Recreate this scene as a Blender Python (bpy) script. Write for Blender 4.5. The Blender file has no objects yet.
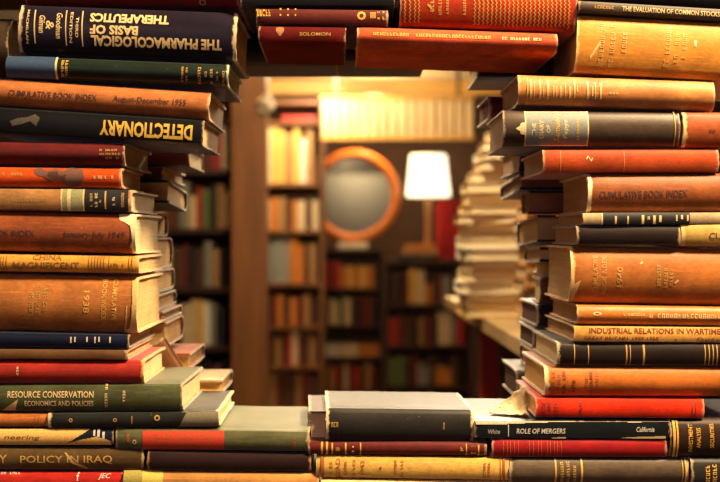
import bpy, bmesh, math, random
from math import sin, cos, radians, sqrt, pi
from mathutils import Vector, noise
C = bpy.context.scene.collection
R = random.Random(7)

# ------------------------------------------------------------------ frame
F = 1015.0            # focal length in pixels of the 720-wide frame
D = 1.17              # camera to the front of the book wall (m)
ZC = 1.5              # eye height
HX, HY = 360.0, 236.0 # where the level axis meets the frame

def P(px, py, d):
    s = d / F
    return Vector(((px - HX) * s, d - D, ZC - (py - HY) * s))

# ------------------------------------------------------------------ materials
def new_mat(name):
    m = bpy.data.materials.new(name); m.use_nodes = True
    nt = m.node_tree
    b = nt.nodes['Principled BSDF']
    return m, nt, b

def N(nt, typ, **kw):
    n = nt.nodes.new(typ)
    for k, v in kw.items():
        setattr(n, k, v)
    return n

def mixc(nt, fac, a, b, blend='MIX'):
    n = N(nt, 'ShaderNodeMix', data_type='RGBA', blend_type=blend)
    for sock, v in ((n.inputs[0], fac), (n.inputs[6], a), (n.inputs[7], b)):
        if hasattr(v, 'links') or hasattr(v, 'is_linked'):
            nt.links.new(v, sock)
        elif isinstance(v, (int, float)):
            sock.default_value = v
        else:
            sock.default_value = (*v, 1.0)
    return n.outputs[2]

def ramp(nt, src, lo, hi):
    n = N(nt, 'ShaderNodeMapRange')
    nt.links.new(src, n.inputs[0])
    n.inputs[1].default_value = lo; n.inputs[2].default_value = hi
    return n.outputs[0]

def noise_tex(nt, vec, scale, detail=3.0, rough=0.55):
    n = N(nt, 'ShaderNodeTexNoise')
    n.inputs['Scale'].default_value = scale
    n.inputs['Detail'].default_value = detail
    n.inputs['Roughness'].default_value = rough
    nt.links.new(vec, n.inputs['Vector'])
    return n.outputs['Fac']

def objvec(nt, scale=(1, 1, 1)):
    tc = N(nt, 'ShaderNodeTexCoord')
    mp = N(nt, 'ShaderNodeMapping')
    mp.inputs['Scale'].default_value = scale
    mp.inputs['Location'].default_value = (R.uniform(-9, 9), R.uniform(-9, 9), R.uniform(-9, 9))
    nt.links.new(tc.outputs['Object'], mp.inputs['Vector'])
    return mp.outputs['Vector'], tc.outputs['Object']

def sh(c, k):
    return tuple(max(0.0, min(1.0, v * k)) for v in c)

def cover_mat(name, col, L, wear=0.5, rough=0.55, mott=0.35, wearcol=None):
    m, nt, b = new_mat(name)
    v, o = objvec(nt)
    lum = max(col)
    col = tuple((c / lum) ** 1.12 * lum ** 1.12 for c in col)
    big = noise_tex(nt, v, 28, 4)
    base = mixc(nt, ramp(nt, big, 0.3, 0.7), sh(col, 1 - mott), sh(col, 1 + mott * 0.7))
    mid = noise_tex(nt, objvec(nt, (1, 1, 1.6))[0], 170, 4, 0.75)
    base = mixc(nt, ramp(nt, mid, 0.32, 0.68), mixc(nt, 1.0, base, (.72, .68, .66), 'MULTIPLY'), base)
    v2, _ = objvec(nt, (0.25, 1, 3.0))
    st = noise_tex(nt, v2, 120, 3)
    base = mixc(nt, ramp(nt, st, 0.55, 0.85), base, sh(col, 1.35))
    wc = wearcol or tuple(0.45 * a + 0.55 * w for a, w in zip(col, (0.62, 0.46, 0.28)))
    sp = noise_tex(nt, v, 260, 4, 0.7)
    base = mixc(nt, ramp(nt, sp, 0.70 , 0.80), base, wc)
    sep = N(nt, 'ShaderNodeSeparateXYZ'); nt.links.new(o, sep.inputs[0])
    ab = N(nt, 'ShaderNodeMath', operation='ABSOLUTE'); nt.links.new(sep.outputs[0], ab.inputs[0])
    edge = ramp(nt, ab.outputs[0], L / 2 - 0.010, L / 2 - 0.0005)
    nn = noise_tex(nt, v, 150, 4, 0.7)
    ad = N(nt, 'ShaderNodeMath', operation='ADD'); nt.links.new(edge, ad.inputs[0]); nt.links.new(nn, ad.inputs[1])
    base = mixc(nt, ramp(nt, ad.outputs[0], 1.43 - 0.42 * wear, 1.60 - 0.36 * wear), base, wc)
    nt.links.new(base, b.inputs['Base Color'])
    b.inputs['Roughness'].default_value = rough
    b.inputs['Specular IOR Level'].default_value = 0.25 if rough < .75 else 0.08
    b.inputs['Sheen Weight'].default_value = 0.45 if rough < .75 else 0.0
    b.inputs['Sheen Roughness'].default_value = 0.35
    weave = noise_tex(nt, objvec(nt, (1, 1, 1))[0], 900, 2)
    bp = N(nt, 'ShaderNodeBump'); bp.inputs['Strength'].default_value = 0.25; bp.inputs['Distance'].default_value = 0.0006
    nt.links.new(weave, bp.inputs['Height']); nt.links.new(bp.outputs[0], b.inputs['Normal'])
    return m

_pg = {}
def page_mat(col):
    if col in _pg: return _pg[col]
    m, nt, b = new_mat('page_edges')
    v, _ = objvec(nt, (6, 6, 1100))
    ln = noise_tex(nt, v, 1.0, 3, 0.7)
    v2, _ = objvec(nt)
    st = noise_tex(nt, v2, 30, 4)
    a = mixc(nt, ramp(nt, ln, 0.25, 0.75), sh(col, 0.62), sh(col, 1.12))
    a = mixc(nt, ramp(nt, st, 0.5, 0.85), a, (col[0] * 0.8, col[1] * 0.62, col[2] * 0.42))
    nt.links.new(a, b.inputs['Base Color'])
    b.inputs['Roughness'].default_value = 0.85
    bp = N(nt, 'ShaderNodeBump'); bp.inputs['Strength'].default_value = 0.5; bp.inputs['Distance'].default_value = 0.0008
    nt.links.new(ln, bp.inputs['Height']); nt.links.new(bp.outputs[0], b.inputs['Normal'])
    _pg[col] = m
    return m

_ink = {}
def ink_mat(col, metal=0.0, rough=0.5):
    k = (col, metal, rough)
    if k in _ink: return _ink[k]
    m, nt, b = new_mat('stamped_ink')
    v, _ = objvec(nt)
    n = noise_tex(nt, v, 420, 3)
    nt.links.new(mixc(nt, ramp(nt, n, 0.35, 0.7), col, sh(col, 0.72)), b.inputs['Base Color'])
    b.inputs['Metallic'].default_value = metal
    b.inputs['Roughness'].default_value = rough
    _ink[k] = m
    return m

def plain_mat(name, col, rough=0.6, var=0.25, scale=12, stretch=(1, 1, 1), metal=0.0):
    m, nt, b = new_mat(name)
    v, _ = objvec(nt, stretch)
    n = noise_tex(nt, v, scale, 5)
    nt.links.new(mixc(nt, ramp(nt, n, 0.3, 0.7), sh(col, 1 - var), sh(col, 1 + var)), b.inputs['Base Color'])
    b.inputs['Roughness'].default_value = rough
    b.inputs['Metallic'].default_value = metal
    return m

def emit_mat(name, col, strength):
    m, nt, b = new_mat(name)
    b.inputs['Base Color'].default_value = (*col, 1)
    b.inputs['Emission Color'].default_value = (*col, 1)
    b.inputs['Emission Strength'].default_value = strength
    return m

GOLD = ((0.78, 0.45, 0.09), 0.0, 0.4)
PALEGOLD = ((0.86, 0.64, 0.32), 0.0, 0.5)
DIMGOLD = ((0.56, 0.33, 0.09), 0.0, 0.5)
SILVER = ((0.80, 0.76, 0.68), 0.1, 0.5)
INK = ((0.10, 0.035, 0.03), 0.0, 0.6)
MAROON = ((0.22, 0.03, 0.02), 0.0, 0.6)
RUST = ((0.45, 0.12, 0.03), 0.0, 0.6)
BROWNINK = ((0.25, 0.13, 0.03), 0.0, 0.6)

# ------------------------------------------------------------------ object helpers
def link(name, me, mat=None, parent=None):
    o = bpy.data.objects.new(name, me); C.objects.link(o)
    if mat is not None and me is not None:
        for m in (mat if isinstance(mat, (list, tuple)) else [mat]):
            me.materials.append(m)
    if parent is not None: o.parent = parent
    return o

def tag(o, label, cat, group=None):
    o['label'] = label; o['category'] = cat
    if group: o['group'] = group
    return o

def empty(name, loc, rot=(0, 0, 0)):
    o = bpy.data.objects.new(name, None); C.objects.link(o)
    o.location = loc; o.rotation_euler = rot; o.empty_display_size = 0.02
    return o

def mesh_of(bm, name, smooth=None):
    bmesh.ops.recalc_face_normals(bm, faces=bm.faces)
    me = bpy.data.meshes.new(name); bm.to_mesh(me); bm.free()
    if smooth:
        me.polygons.foreach_set('use_smooth', [True] * len(me.polygons))
        me.set_sharp_from_angle(angle=radians(smooth))
    return me

def box_bm(bm, lo, hi, bevel=0.0):
    r = bmesh.ops.create_cube(bm, size=1.0)
    for v in r['verts']:
        v.co = Vector([lo[i] + (v.co[i] + 0.5) * (hi[i] - lo[i]) for i in range(3)])
    if bevel:
        es = list({e for v in r['verts'] for e in v.link_edges})
        bmesh.ops.bevel(bm, geom=es, offset=bevel, segments=2, affect='EDGES', profile=0.5)

def box(name, lo, hi, mat, parent=None, bevel=0.0):
    bm = bmesh.new(); box_bm(bm, lo, hi, bevel)
    return link(name, mesh_of(bm, name), mat, parent)

def struct(name, lo, hi, mat):
    o = box(name, lo, hi, mat); o['kind'] = 'structure'; return o

def lathe(name, prof, mat, parent=None, seg=32, flute=0.0, nfl=0):
    bm = bmesh.new(); rings = []
    for r, z in prof:
        ring = []
        for i in range(seg):
            a = 2 * pi * i / seg
            rr = r * (1 + flute * cos(nfl * a))
            ring.append(bm.verts.new((rr * cos(a), rr * sin(a), z)))
        rings.append(ring)
    for a, b in zip(rings, rings[1:]):
        for i in range(seg):
            bm.faces.new((a[i], a[(i + 1) % seg], b[(i + 1) % seg], b[i]))
    for ring in (rings[0], rings[-1]):
        if (ring[0].co - ring[seg // 2].co).length > 1e-4:
            bm.faces.new(ring)
    return link(name, mesh_of(bm, name, 50), mat, parent)

# ------------------------------------------------------------------ text glyph meshes
_txt = {}
def glyphs(s, bold):
    k = (s, bold)
    if k in _txt: return _txt[k]
    cu = bpy.data.curves.new('t', 'FONT'); cu.body = s; cu.size = 1.0; cu.resolution_u = 2
    cu.offset = bold
    o = bpy.data.objects.new('t', cu); C.objects.link(o)
    dg = bpy.context.evaluated_depsgraph_get()
    ev = o.evaluated_get(dg); me = ev.to_mesh()
    vs = [(v.co.x, v.co.y) for v in me.vertices]
    fs = [tuple(p.vertices) for p in me.polygons]
    ev.to_mesh_clear()
    bpy.data.objects.remove(o); bpy.data.curves.remove(cu)
    _txt[k] = (vs, fs)
    return vs, fs

# ------------------------------------------------------------------ the book
class Spine:
    """maps frame pixels on a book's spine to local coordinates that follow its curve"""
    def __init__(s, cx, cy, a, sc, T, b, p):
        s.cx, s.cy, s.a, s.sc, s.T, s.b, s.p = cx, cy, a, sc, T, b, p
    def depth(s, z):
        u = min(1.0, abs(z) / (s.T / 2))
        return s.b * u ** s.p
    def loc(s, px, py, lift=0.0003):
        dx, dy = px - s.cx, py - s.cy
        x = (dx * cos(s.a) + dy * sin(s.a)) * s.sc
        z = -(-dx * sin(s.a) + dy * cos(s.a)) * s.sc
        z = max(-s.T / 2 * 0.985, min(s.T / 2 * 0.985, z))
        return (x, s.depth(z) - lift, z + s.T / 2)

def case_mesh(L, T, W, b, p, board, over, rnd):
    """cloth case: two boards joined by a rounded spine, with joint grooves"""
    h = T / 2
    nsp = 14
    outer = [(W, h)]
    for t in (0.75, 0.5, 0.25):
        outer.append((b + 0.011 + (W - b - 0.011) * t, h))
    outer += [(b + 0.010, h), (b + 0.006, h - 0.0012), (b + 0.0025, h - 0.0004)]
    for i in range(1, nsp):
        u = 1 - 2 * i / nsp
        outer.append((b * abs(u) ** p, u * h))
    outer += [(b + 0.0025, -h + 0.0004), (b + 0.006, -h + 0.0012), (b + 0.010, -h)]
    for t in (0.25, 0.5, 0.75):
        outer.append((b + 0.011 + (W - b - 0.011) * t, -h))
    outer.append((W, -h))
    inner = []
    n = len(outer)
    for i, (y, z) in enumerate(outer):
        j0, j1 = max(0, i - 1), min(n - 1, i + 1)
        ty, tz = outer[j1][0] - outer[j0][0], outer[j1][1] - outer[j0][1]
        l = sqrt(ty * ty + tz * tz) or 1
        ny, nz = -tz / l, ty / l       # inward
        if i in (0, n - 1): ny, nz = 0, (-1 if i == 0 else 1)
        inner.append((y + ny * board, z + nz * board))
    bm = bmesh.new()
    NX = 18
    sx = [i / NX for i in range(NX + 1)]
    seed = rnd.uniform(0, 100)
    go, gi = [], []
    for k, t in enumerate(sx):
        x = (t - 0.5) * L
        end = min(t, 1 - t) * L
        rowo, rowi = [], []
        for (y, z), (yi, zi) in zip(outer, inner):
            w = noise.noise((x * 22 + seed, y * 30, z * 30)) * (0.00015 if y <= b + 0.003 else 0.0007)
            cap = 0.0012 * max(0, 1 - end / 0.006) if y <= b + 1e-6 else 0
            xe = x
            if k in (0, NX): xe += noise.noise((seed, y * 90, z * 160)) * 0.0011
            rowo.append(bm.verts.new((xe, y + w + cap, z + h + (w * 0.6 if abs(z) >= h - 1e-6 and y > b else 0))))
            rowi.append(bm.verts.new((xe, yi + w + cap, zi + h)))
        go.append(rowo); gi.append(rowi)
    for k in range(NX):
        for i in range(n - 1):
            bm.faces.new((go[k][i], go[k][i + 1], go[k + 1][i + 1], go[k + 1][i]))
            bm.faces.new((gi[k][i], gi[k + 1][i], gi[k + 1][i + 1], gi[k][i + 1]))
        for i in (0, n - 1):
            bm.faces.new((go[k][i], go[k + 1][i], gi[k + 1][i], gi[k][i]))
    for k in (0, NX):
        for i in range(n - 1):
            bm.faces.new((go[k][i], go[k][i + 1], gi[k][i + 1], gi[k][i]))
    return bm

def pages_mesh(L, T, W, b, p, board, over):
    h = T / 2 - board - 0.0001
    y0 = b * 0.9 + board + 0.0006
    y1 = W - over
    bm = bmesh.new()
    prof = []
    m = 8
    for i in range(m + 1):
        u = 1 - 2 * i / m
        prof.append((y1 - 0.22 * T * 0.5 * (1 - u * u), u * h))
    for i in range(m + 1):
        u = -1 + 2 * i / m
        prof.append((y0 - min(b * 0.85, 0.02) * (1 - abs(u) ** p), u * h))
    xs = (-L / 2 + over, -L / 6, L / 6, L / 2 - over)
    rows = [[bm.verts.new((x, y, z + T / 2)) for y, z in prof] for x in xs]
    q = len(prof)
    for a, c in zip(rows, rows[1:]):
        for i in range(q):
            bm.faces.new((a[i], a[(i + 1) % q], c[(i + 1) % q], c[i]))
    # end faces as quads between the two curved edges
    for row in (rows[0], rows[-1]):
        for i in range(m):
            bm.faces.new((row[i], row[i + 1], row[q - 2 - i], row[q - 1 - i]))
    return bm

PG = (0.72, 0.46, 0.19)      # aged page edges
PGW = (0.80, 0.60, 0.33)     # paler page edges
PGB = (0.52, 0.33, 0.18)     # brown page edges; on the right stack partly shade put into the colour
LCOUNT = [0]
rnd_yaw = random.Random(3)

def bk(label, x0, x1, yt0, yt1, T, col, y0=0.0, W=0.150, b=0.30, p=2.0, yaw=None, pitch=0.0, fore=False,
       pages=PG, wear=0.5, rough=0.5, mott=0.3, wearcol=None, board=0.0026, over=0.0032,
       txt=(), bars=(), lab=(), polys=(), marks=(), zig=(), group=None, gap=0.7):
    d = D + y0
    sc = d / F
    a = math.atan2(yt1 - yt0, x1 - x0)
    cx = (x0 + x1) / 2
    T = T - gap
    yc = (yt0 + yt1) / 2 + T / 2 / cos(a) + gap * 0.3
    L = (x1 - x0) / cos(a) * sc
    Tm = T * sc
    bb = b * Tm
    if yaw is None: yaw = 0.5 + rnd_yaw.uniform(-.7, .7)
    # base of the thing: the bottom of the front face
    c = P(cx, yc, d)
    up = Vector((sin(a), 0, cos(a)))
    base = c - up * (Tm / 2)
    root = empty('hardcover_book', base, (radians(pitch), a, radians(yaw)))
    tag(root, label, 'book', group)
    rnd = random.Random(LCOUNT[0]); LCOUNT[0] += 1
    cm = case_mesh(L, Tm, W, bb, p, board, over, rnd)
    pm = pages_mesh(L, Tm, W, bb, p, board, over)
    if fore:
        for bmx in (cm, pm):
            for v in bmx.verts:
                v.co = Vector((-v.co.x, W - v.co.y, v.co.z))
    cv = link('cover', mesh_of(cm, 'cover', 38), cover_mat('book_cloth', col, L, wear, rough, mott, wearcol), root)
    pb = link('page_block', mesh_of(pm, 'page_block', 30), page_mat(pages), root)
    sp = Spine(cx, yc, a, sc, Tm, bb, p)

    def grid(bm, x_0, y_0, x_1, y_1, mi, lift, nx=None, ny=None):
        nx = nx or max(1, int((x_1 - x_0) / 6)); ny = ny or max(2, int((y_1 - y_0) / 2.0))
        g = [[bm.verts.new(sp.loc(x_0 + (x_1 - x_0) * i / nx, y_0 + (y_1 - y_0) * j / ny, lift)) for i in range(nx + 1)] for j in range(ny + 1)]
        for j in range(ny):
            for i in range(nx):
                f = bm.faces.new((g[j][i], g[j][i + 1], g[j + 1][i + 1], g[j + 1][i])); f.material_index = mi

    def flush(bm, name, mats):
        if len(bm.faces) == 0: bm.free(); return
        me = bpy.data.meshes.new(name); bm.to_mesh(me); bm.free()
        me.polygons.foreach_set('use_smooth', [True] * len(me.polygons))
        o = link(name, me, [ink_mat(*k) for k in mats], root)
        return o

    # labels pasted on the spine: one part each
    for (lx0, ly0, lx1, ly1, lc) in lab:
        bm = bmesh.new(); grid(bm, lx0, ly0, lx1, ly1, 0, 0.00022)
        flush(bm, 'spine_label', [(lc, 0.0, 0.55)])
    # torn pieces of jacket / worn patches, cut to an outline
    for (nm, pts, pc) in polys:
        bm = bmesh.new()
        xs = [q[0] for q in pts]; ys = [q[1] for q in pts]
        step = 0.5 if (max(xs) - min(xs)) < 60 else 0.8
        vm = {}
        def inside(x, y):
            r = False; j = len(pts) - 1
            for i in range(len(pts)):
                xi, yi = pts[i]; xj, yj = pts[j]
                if (yi > y) != (yj > y) and x < (xj - xi) * (y - yi) / (yj - yi) + xi: r = not r
                j = i
            return r
        nx = int((max(xs) - min(xs)) / step) + 1; ny = int((max(ys) - min(ys)) / step) + 1
        def V(i, j):
            if (i, j) not in vm: vm[(i, j)] = bm.verts.new(sp.loc(min(xs) + i * step, min(ys) + j * step, 0.0003))
            return vm[(i, j)]
        for i in range(nx):
            for j in range(ny):
                if inside(min(xs) + (i + .5) * step, min(ys) + (j + .5) * step):
                    bm.faces.new((V(i, j), V(i + 1, j), V(i + 1, j + 1), V(i, j + 1)))
        flush(bm, nm, [(pc, 0.0, 0.6)])
    # lettering, rules and ornaments: one part
    bm = bmesh.new(); mats = []
    def mi_of(k):
        if k not in mats: mats.append(k)
        return mats.index(k)
    LIFT = 0.00038
    def fresh(b_, nm, ms):
        flush(b_, nm, list(ms)); ms.clear()
        return bmesh.new(), ms
    for (bx0, by0, bx1, by1, k) in bars:
        grid(bm, bx0, by0, bx1, by1, mi_of(k), LIFT)
        if len(bars) < 9: bm, mats = fresh(bm, 'spine_band', mats)
    if len(bars) >= 9: bm, mats = fresh(bm, 'spine_bands', mats)
    for t in txt:
        s, tx, ty, w, hgt, rot, k = t[:7]
        shear = t[7] if len(t) > 7 else 0.0
        bold = t[8] if len(t) > 8 else 0.012
        vs, fs = glyphs(s, bold)
        if not vs: continue
        vs = [(x + shear * y, y) for x, y in vs]
        mx0, mx1 = min(v[0] for v in vs), max(v[0] for v in vs)
        my0, my1 = min(v[1] for v in vs), max(v[1] for v in vs)
        c_, s_ = cos(radians(rot)), sin(radians(rot))
        tb = bmesh.new(); bvs = []
        for x, y in vs:
            u = ((x - mx0) / (mx1 - mx0) - 0.5) * w
            v = ((y - my0) / (my1 - my0) - 0.5) * hgt
            bvs.append(tb.verts.new((tx + u * c_ - v * s_, ty - (u * s_ + v * c_), 0)))
        for f in fs:
            try: tb.faces.new([bvs[i] for i in f])
            except ValueError: pass
        # cut into strips along the spine so that the letters follow its curve
        ys = [v.co.y for v in tb.verts]; cut = min(ys) + 1.0
        while cut < max(ys):
            bmesh.ops.bisect_plane(tb, geom=tb.verts[:] + tb.edges[:] + tb.faces[:], plane_co=(0, cut, 0), plane_no=(0, 1, 0))
            cut += 1.6
        mp = {v: bm.verts.new(sp.loc(v.co.x, v.co.y, LIFT)) for v in tb.verts}
        for f in tb.faces:
            fc = bm.faces.new([mp[v] for v in f.verts]); fc.material_index = mi_of(k)
        tb.free()
        bm, mats = fresh(bm, 'spine_lettering', mats)
    for (mx, my, w, hgt, rot, k, n) in marks:      # worn, unreadable stamping: strokes the size of its letters
        c_, s_ = cos(radians(rot)), sin(radians(rot))
        for q in range(n):
            cu = (q + 0.5) / n * w - w / 2
            cw = w / n
            kind = rnd.randrange(4)
            rects = [(cu - cw * 0.36, -hgt / 2, cu - cw * 0.12, hgt / 2)]
            if kind in (0, 1): rects.append((cu + cw * 0.14, -hgt / 2, cu + cw * 0.36, hgt / 2))
            if kind in (0, 2): rects.append((cu - cw * 0.3, hgt * 0.28, cu + cw * 0.34, hgt / 2))
            if kind in (1, 2, 3): rects.append((cu - cw * 0.3, -hgt / 2, cu + cw * 0.34, -hgt * 0.28))
            if kind == 3: rects.append((cu - cw * 0.3, -hgt * 0.1, cu + cw * 0.2, hgt * 0.1))
            if rnd.random() < 0.1: continue
            for (u0, v0, u1, v1) in rects:
                vv = []
                for u, v in ((u0, v0), (u1, v0), (u1, v1), (u0, v1)):
                    X, Y = u * c_ - v * s_, u * s_ + v * c_
                    vv.append(bm.verts.new(sp.loc(mx + X, my - Y, LIFT)))
                f = bm.faces.new(vv); f.material_index = mi_of(k)
        bm, mats = fresh(bm, 'spine_lettering', mats)
    for (zx, zy0, zy1, amp, stp, wd, k) in zig:     # gold zigzag columns
        y = zy0; sgn = 1; pts = []
        while y <= zy1:
            pts.append((zx + sgn * amp, y)); sgn = -sgn; y += stp
        pr = None
        for (x, yy) in pts:
            cur = (bm.verts.new(sp.loc(x - wd / 2, yy, LIFT)), bm.verts.new(sp.loc(x + wd / 2, yy, LIFT)))
            if pr:
                f = bm.faces.new((pr[0], pr[1], cur[1], cur[0])); f.material_index = mi_of(k)
            pr = cur
    flush(bm, 'gold_zigzags', mats)
    return root

# ================================================================== LEFT STACK, front row
ORANGE = (0.52, 0.20, 0.065)
TANOR = (0.46, 0.16, 0.05)
TEXTD = INK
bk('dark red book at the very top left, above the navy book with upside-down gold lettering', 22, 238, -47, -44.5, 49, (0.30, 0.03, 0.025),
   txt=[('O', 201, 0, 7, 5, 0, GOLD)], wear=.3)
bk('end of a dark brown book standing out at the left edge beside the navy book', -190, 7, 14, 14, 61, (0.06, 0.035, 0.02), y0=0.004, wear=.2)
bk('thick navy book with three lines of upside-down gold capitals, worn cream left corner', 18, 236, 2.5, 10.5, 49, (0.016, 0.011, 0.028), rough=.36, b=.16,
   wearcol=(0.62, 0.50, 0.33), wear=.9, mott=.2,
   txt=[('THE PHARMACOLOGICAL', 156, 42.5, 131, 10.5, 177.9, PALEGOLD, 0, .04), ('BASIS OF', 114, 30, 48, 9.5, 177.9, PALEGOLD, 0, .04),
        ('THERAPEUTICS', 129, 18.3, 79, 9.5, 177.9, PALEGOLD, 0, .04),
        ('Goodman', 59, 25.5, 26, 6, -92, PALEGOLD, .25), ('&', 50, 25, 9, 8, -92, PALEGOLD, .1), ('Gilman', 42, 24, 18, 6, -92, PALEGOLD, .25),
        ('THIRD', 77, 27, 21, 2.8, -92, PALEGOLD), ('EDITION', 71, 27, 31, 2.8, -92, PALEGOLD), ('MACMILLAN', 27.5, 26, 34, 2.4, -92, PALEGOLD)],
   bars=[(81.5, 10, 82.7, 46, PALEGOLD), (65.3, 9.5, 66.3, 45, PALEGOLD), (34, 9, 35.2, 43, PALEGOLD)])
bk('dark green book with a blue block at its left end, below the thick navy book', 6, 228, 54, 62.5, 23.3, (0.010, 0.026, 0.017), rough=.4, pages=(0.6, .6, .45), wear=.6,
   wearcol=(0.42, .48, .36), lab=[(6, 55.5, 55, 79, (0.028, 0.065, 0.15))],
   bars=[(55, 56, 57, 80, PALEGOLD)],
   marks=[(62.5, 68, 17, 2.6, -92, GOLD, 5), (66.5, 68, 17, 2.6, -92, GOLD, 5), (182, 74, 16, 2, -92, DIMGOLD, 6), (186.5, 74, 14, 2, -92, DIMGOLD, 5), (199, 75, 17, 3, -92, DIMGOLD, 6),
          (205.5, 74, 6, 2, -92, DIMGOLD, 2), (211, 76, 15, 2.4, -92, DIMGOLD, 5), (217, 75, 12, 2, -92, DIMGOLD, 5), (223, 78, 15, 2.4, -92, DIMGOLD, 6)])
bk('orange cloth book dated 1955 in dark lettering, below the dark green book with blue end', -10, 209, 76.5, 90.5, 29, ORANGE, b=.26, rough=.55, wear=.5,
   txt=[('CUMULATIVE BOOK INDEX', 53, 95.3, 88, 6.2, -3.4, INK), ('August-December 1955', 149.5, 101, 73, 7, -3.4, INK)], W=.16)
bk('black book with big upside-down yellow letters along its spine', -12, 203, 105.5, 119.5, 26.5, (0.003, 0.004, 0.007), b=.08, rough=.42, wear=.25, board=.002,
   txt=[('DETECTIONARY', 146, 130, 93, 15.5, 176.6, ((0.85, 0.55, 0.08), 0.0, .5), 0, .035)],
   polys=[('printed_emblem', [(10, 121), (18, 118), (28, 117), (35, 114), (40, 118), (36, 126), (30, 121), (22, 124), (12, 126)], (0.10, 0.08, 0.06))])
bk('plain dark red book under the left end of the black book with yellow letters', -80, 124, 139, 142, 24.5, (0.13, 0.012, 0.015), wear=.35, pages=PGB,
   marks=[(108, 150, 18, 2, 0, DIMGOLD, 6), (110, 154, 22, 2, 0, DIMGOLD, 7), (112, 158, 14, 2, 0, DIMGOLD, 4)])
bk('bright orange book with a dark printed figure on its spine', -80, 121, 165.5, 167, 21.5, (0.72, 0.11, 0.015), b=.22, rough=.4, wear=.6, W=.13, pages=PG, mott=.3,
   polys=[('printed_figure', [(32, 169), (40, 167), (46, 171), (54, 168), (62, 171), (70, 167), (82, 169), (84, 177), (80, 186), (66, 186.5), (58, 179), (52, 181), (44, 177), (36, 175)], (0.16, 0.07, 0.05)), ('printed_figure', [(48, 172), (56, 171), (60, 176), (66, 174), (64, 184), (60, 179), (53, 180), (47, 176)], (0.50, 0.16, 0.07))],
   marks=[(103, 177, 20, 3, 0, PALEGOLD, 9), (12, 174, 20, 3, 0, DIMGOLD, 7)])
bk('tan book with a grey-green band and a black band with gilt lettering on its spine', -80, 131, 186.5, 189.5, 23, (0.50, 0.27, 0.11), b=.12, rough=.5, pages=PGW, wear=.5, W=.155,
   lab=[(60, 187.5, 84, 211.5, (0.34, 0.33, 0.17)), (84.5, 187.8, 128, 212, (0.012, 0.014, 0.018))],
   bars=[(60.5, 188, 62, 211, PALEGOLD), (67, 189, 70.5, 211, PALEGOLD), (82.5, 188, 84, 211.5, PALEGOLD), (104.5, 191, 106, 209, GOLD)],
   marks=[(91, 200, 14, 2.6, 90, DIMGOLD, 5), (96, 200, 15, 2.6, 90, PALEGOLD, 5), (100, 201, 4, 2, 90, DIMGOLD, 1), (113.5, 201, 9, 2.6, 90, PALEGOLD, 4), (122.5, 200, 15, 3, 90, DIMGOLD, 6), (30, 200, 36, 3, 0, DIMGOLD, 12)])
bk('brown-orange cloth book dated 1949 with a torn white upper right corner', -88, 134, 209, 213.5, 41, (0.34, 0.10, 0.036), b=.2, wear=.8, wearcol=(0.8, .62, .36), W=.16, pages=PGW,
   txt=[('January-July 1949', 94, 235, 62, 7, -1, INK), ('CUMULATIVE BOOK INDEX', -14, 232.5, 98, 6, -1, INK)],
   polys=[('torn_corner', [(118, 211), (135, 212), (135, 252), (133, 250), (132, 236), (130, 226), (124, 222), (119, 220), (117.5, 216)], (0.82, 0.68, 0.46))])
bk('thin yellow ribbed book lying between the two thick brown-orange books', -80, 138, 252.5, 256, 18.5, (0.78, 0.40, 0.07), b=.2, wear=.4, W=.16,
   txt=[('CHINA', 47, 257.5, 29, 5, -.7, BROWNINK), ('MAGNIFICENT', 46, 265.5, 66, 7, -.7, BROWNINK)],
   bars=[(x, 256.5, x + .8, 272.5, BROWNINK) for x in (0.5, 3, 6, 88, 91, 94, 97, 100, 103, 108, 128, 131)], marks=[(117, 265, 14, 3, 0, BROWNINK, 5)])
bk('very thick orange-brown book dated 1938 with a frayed right edge, at the left', -90, 136, 271.5, 277.5, 57.3, (0.50, 0.205, 0.06), b=.16, wear=1.0, wearcol=(0.80, .48, .18), W=.165,
   txt=[('CUMULATIVE', 114, 300, 41, 5, -91.6, GOLD), ('BOOK INDEX', 103.5, 300, 41, 5, -91.6, GOLD), ('1938', 86, 302, 22, 6, -91.6, GOLD)],
   marks=[(45, 300, 24, 4, -91.6, DIMGOLD, 7), (37.5, 299, 30, 4, -91.6, DIMGOLD, 9), (31, 302, 20, 4, -91.6, DIMGOLD, 6)],
   polys=[('frayed_cloth', [(131, 281), (135, 281), (136.5, 300), (136, 325), (132, 336), (125, 336), (123, 331), (128, 329), (131, 318), (132, 300)], (0.78, .50, .20)),
          ('frayed_strip', [(126, 306), (127.3, 306), (126, 322), (124, 333), (122.5, 333), (125, 320)], (0.78, .50, .20))])
bk('navy blue book with small white marks on its spine, under the book dated 1938', -85, 128, 330, 334.5, 15.5, (0.004, 0.013, 0.046), b=.15, wear=.25, W=.16, rough=.4,
   bars=[(x, 337, x + 1.4, 344 - (x % 3), ((0.75, .6, .5), 0, .5)) for x in (70, 74, 86, 94, 98, 109)], pages=PGB)
bk('thin brown book with a frayed spine, between the navy and the plain red book', -80, 127, 348, 350, 11, (0.20, 0.10, 0.04), b=.1, wear=.6, W=.15, board=.002)
bk('plain red cloth book with a tiny gilt mark, on top of the long green book', -70, 143, 359.5, 360, 25.5, (0.42, 0.035, 0.025), b=.22, wear=.6, wearcol=(.75, .36, .12), W=.14, pages=PGW,
   marks=[(17.5, 371, 9, 2, -90, PALEGOLD, 3)])
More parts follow.
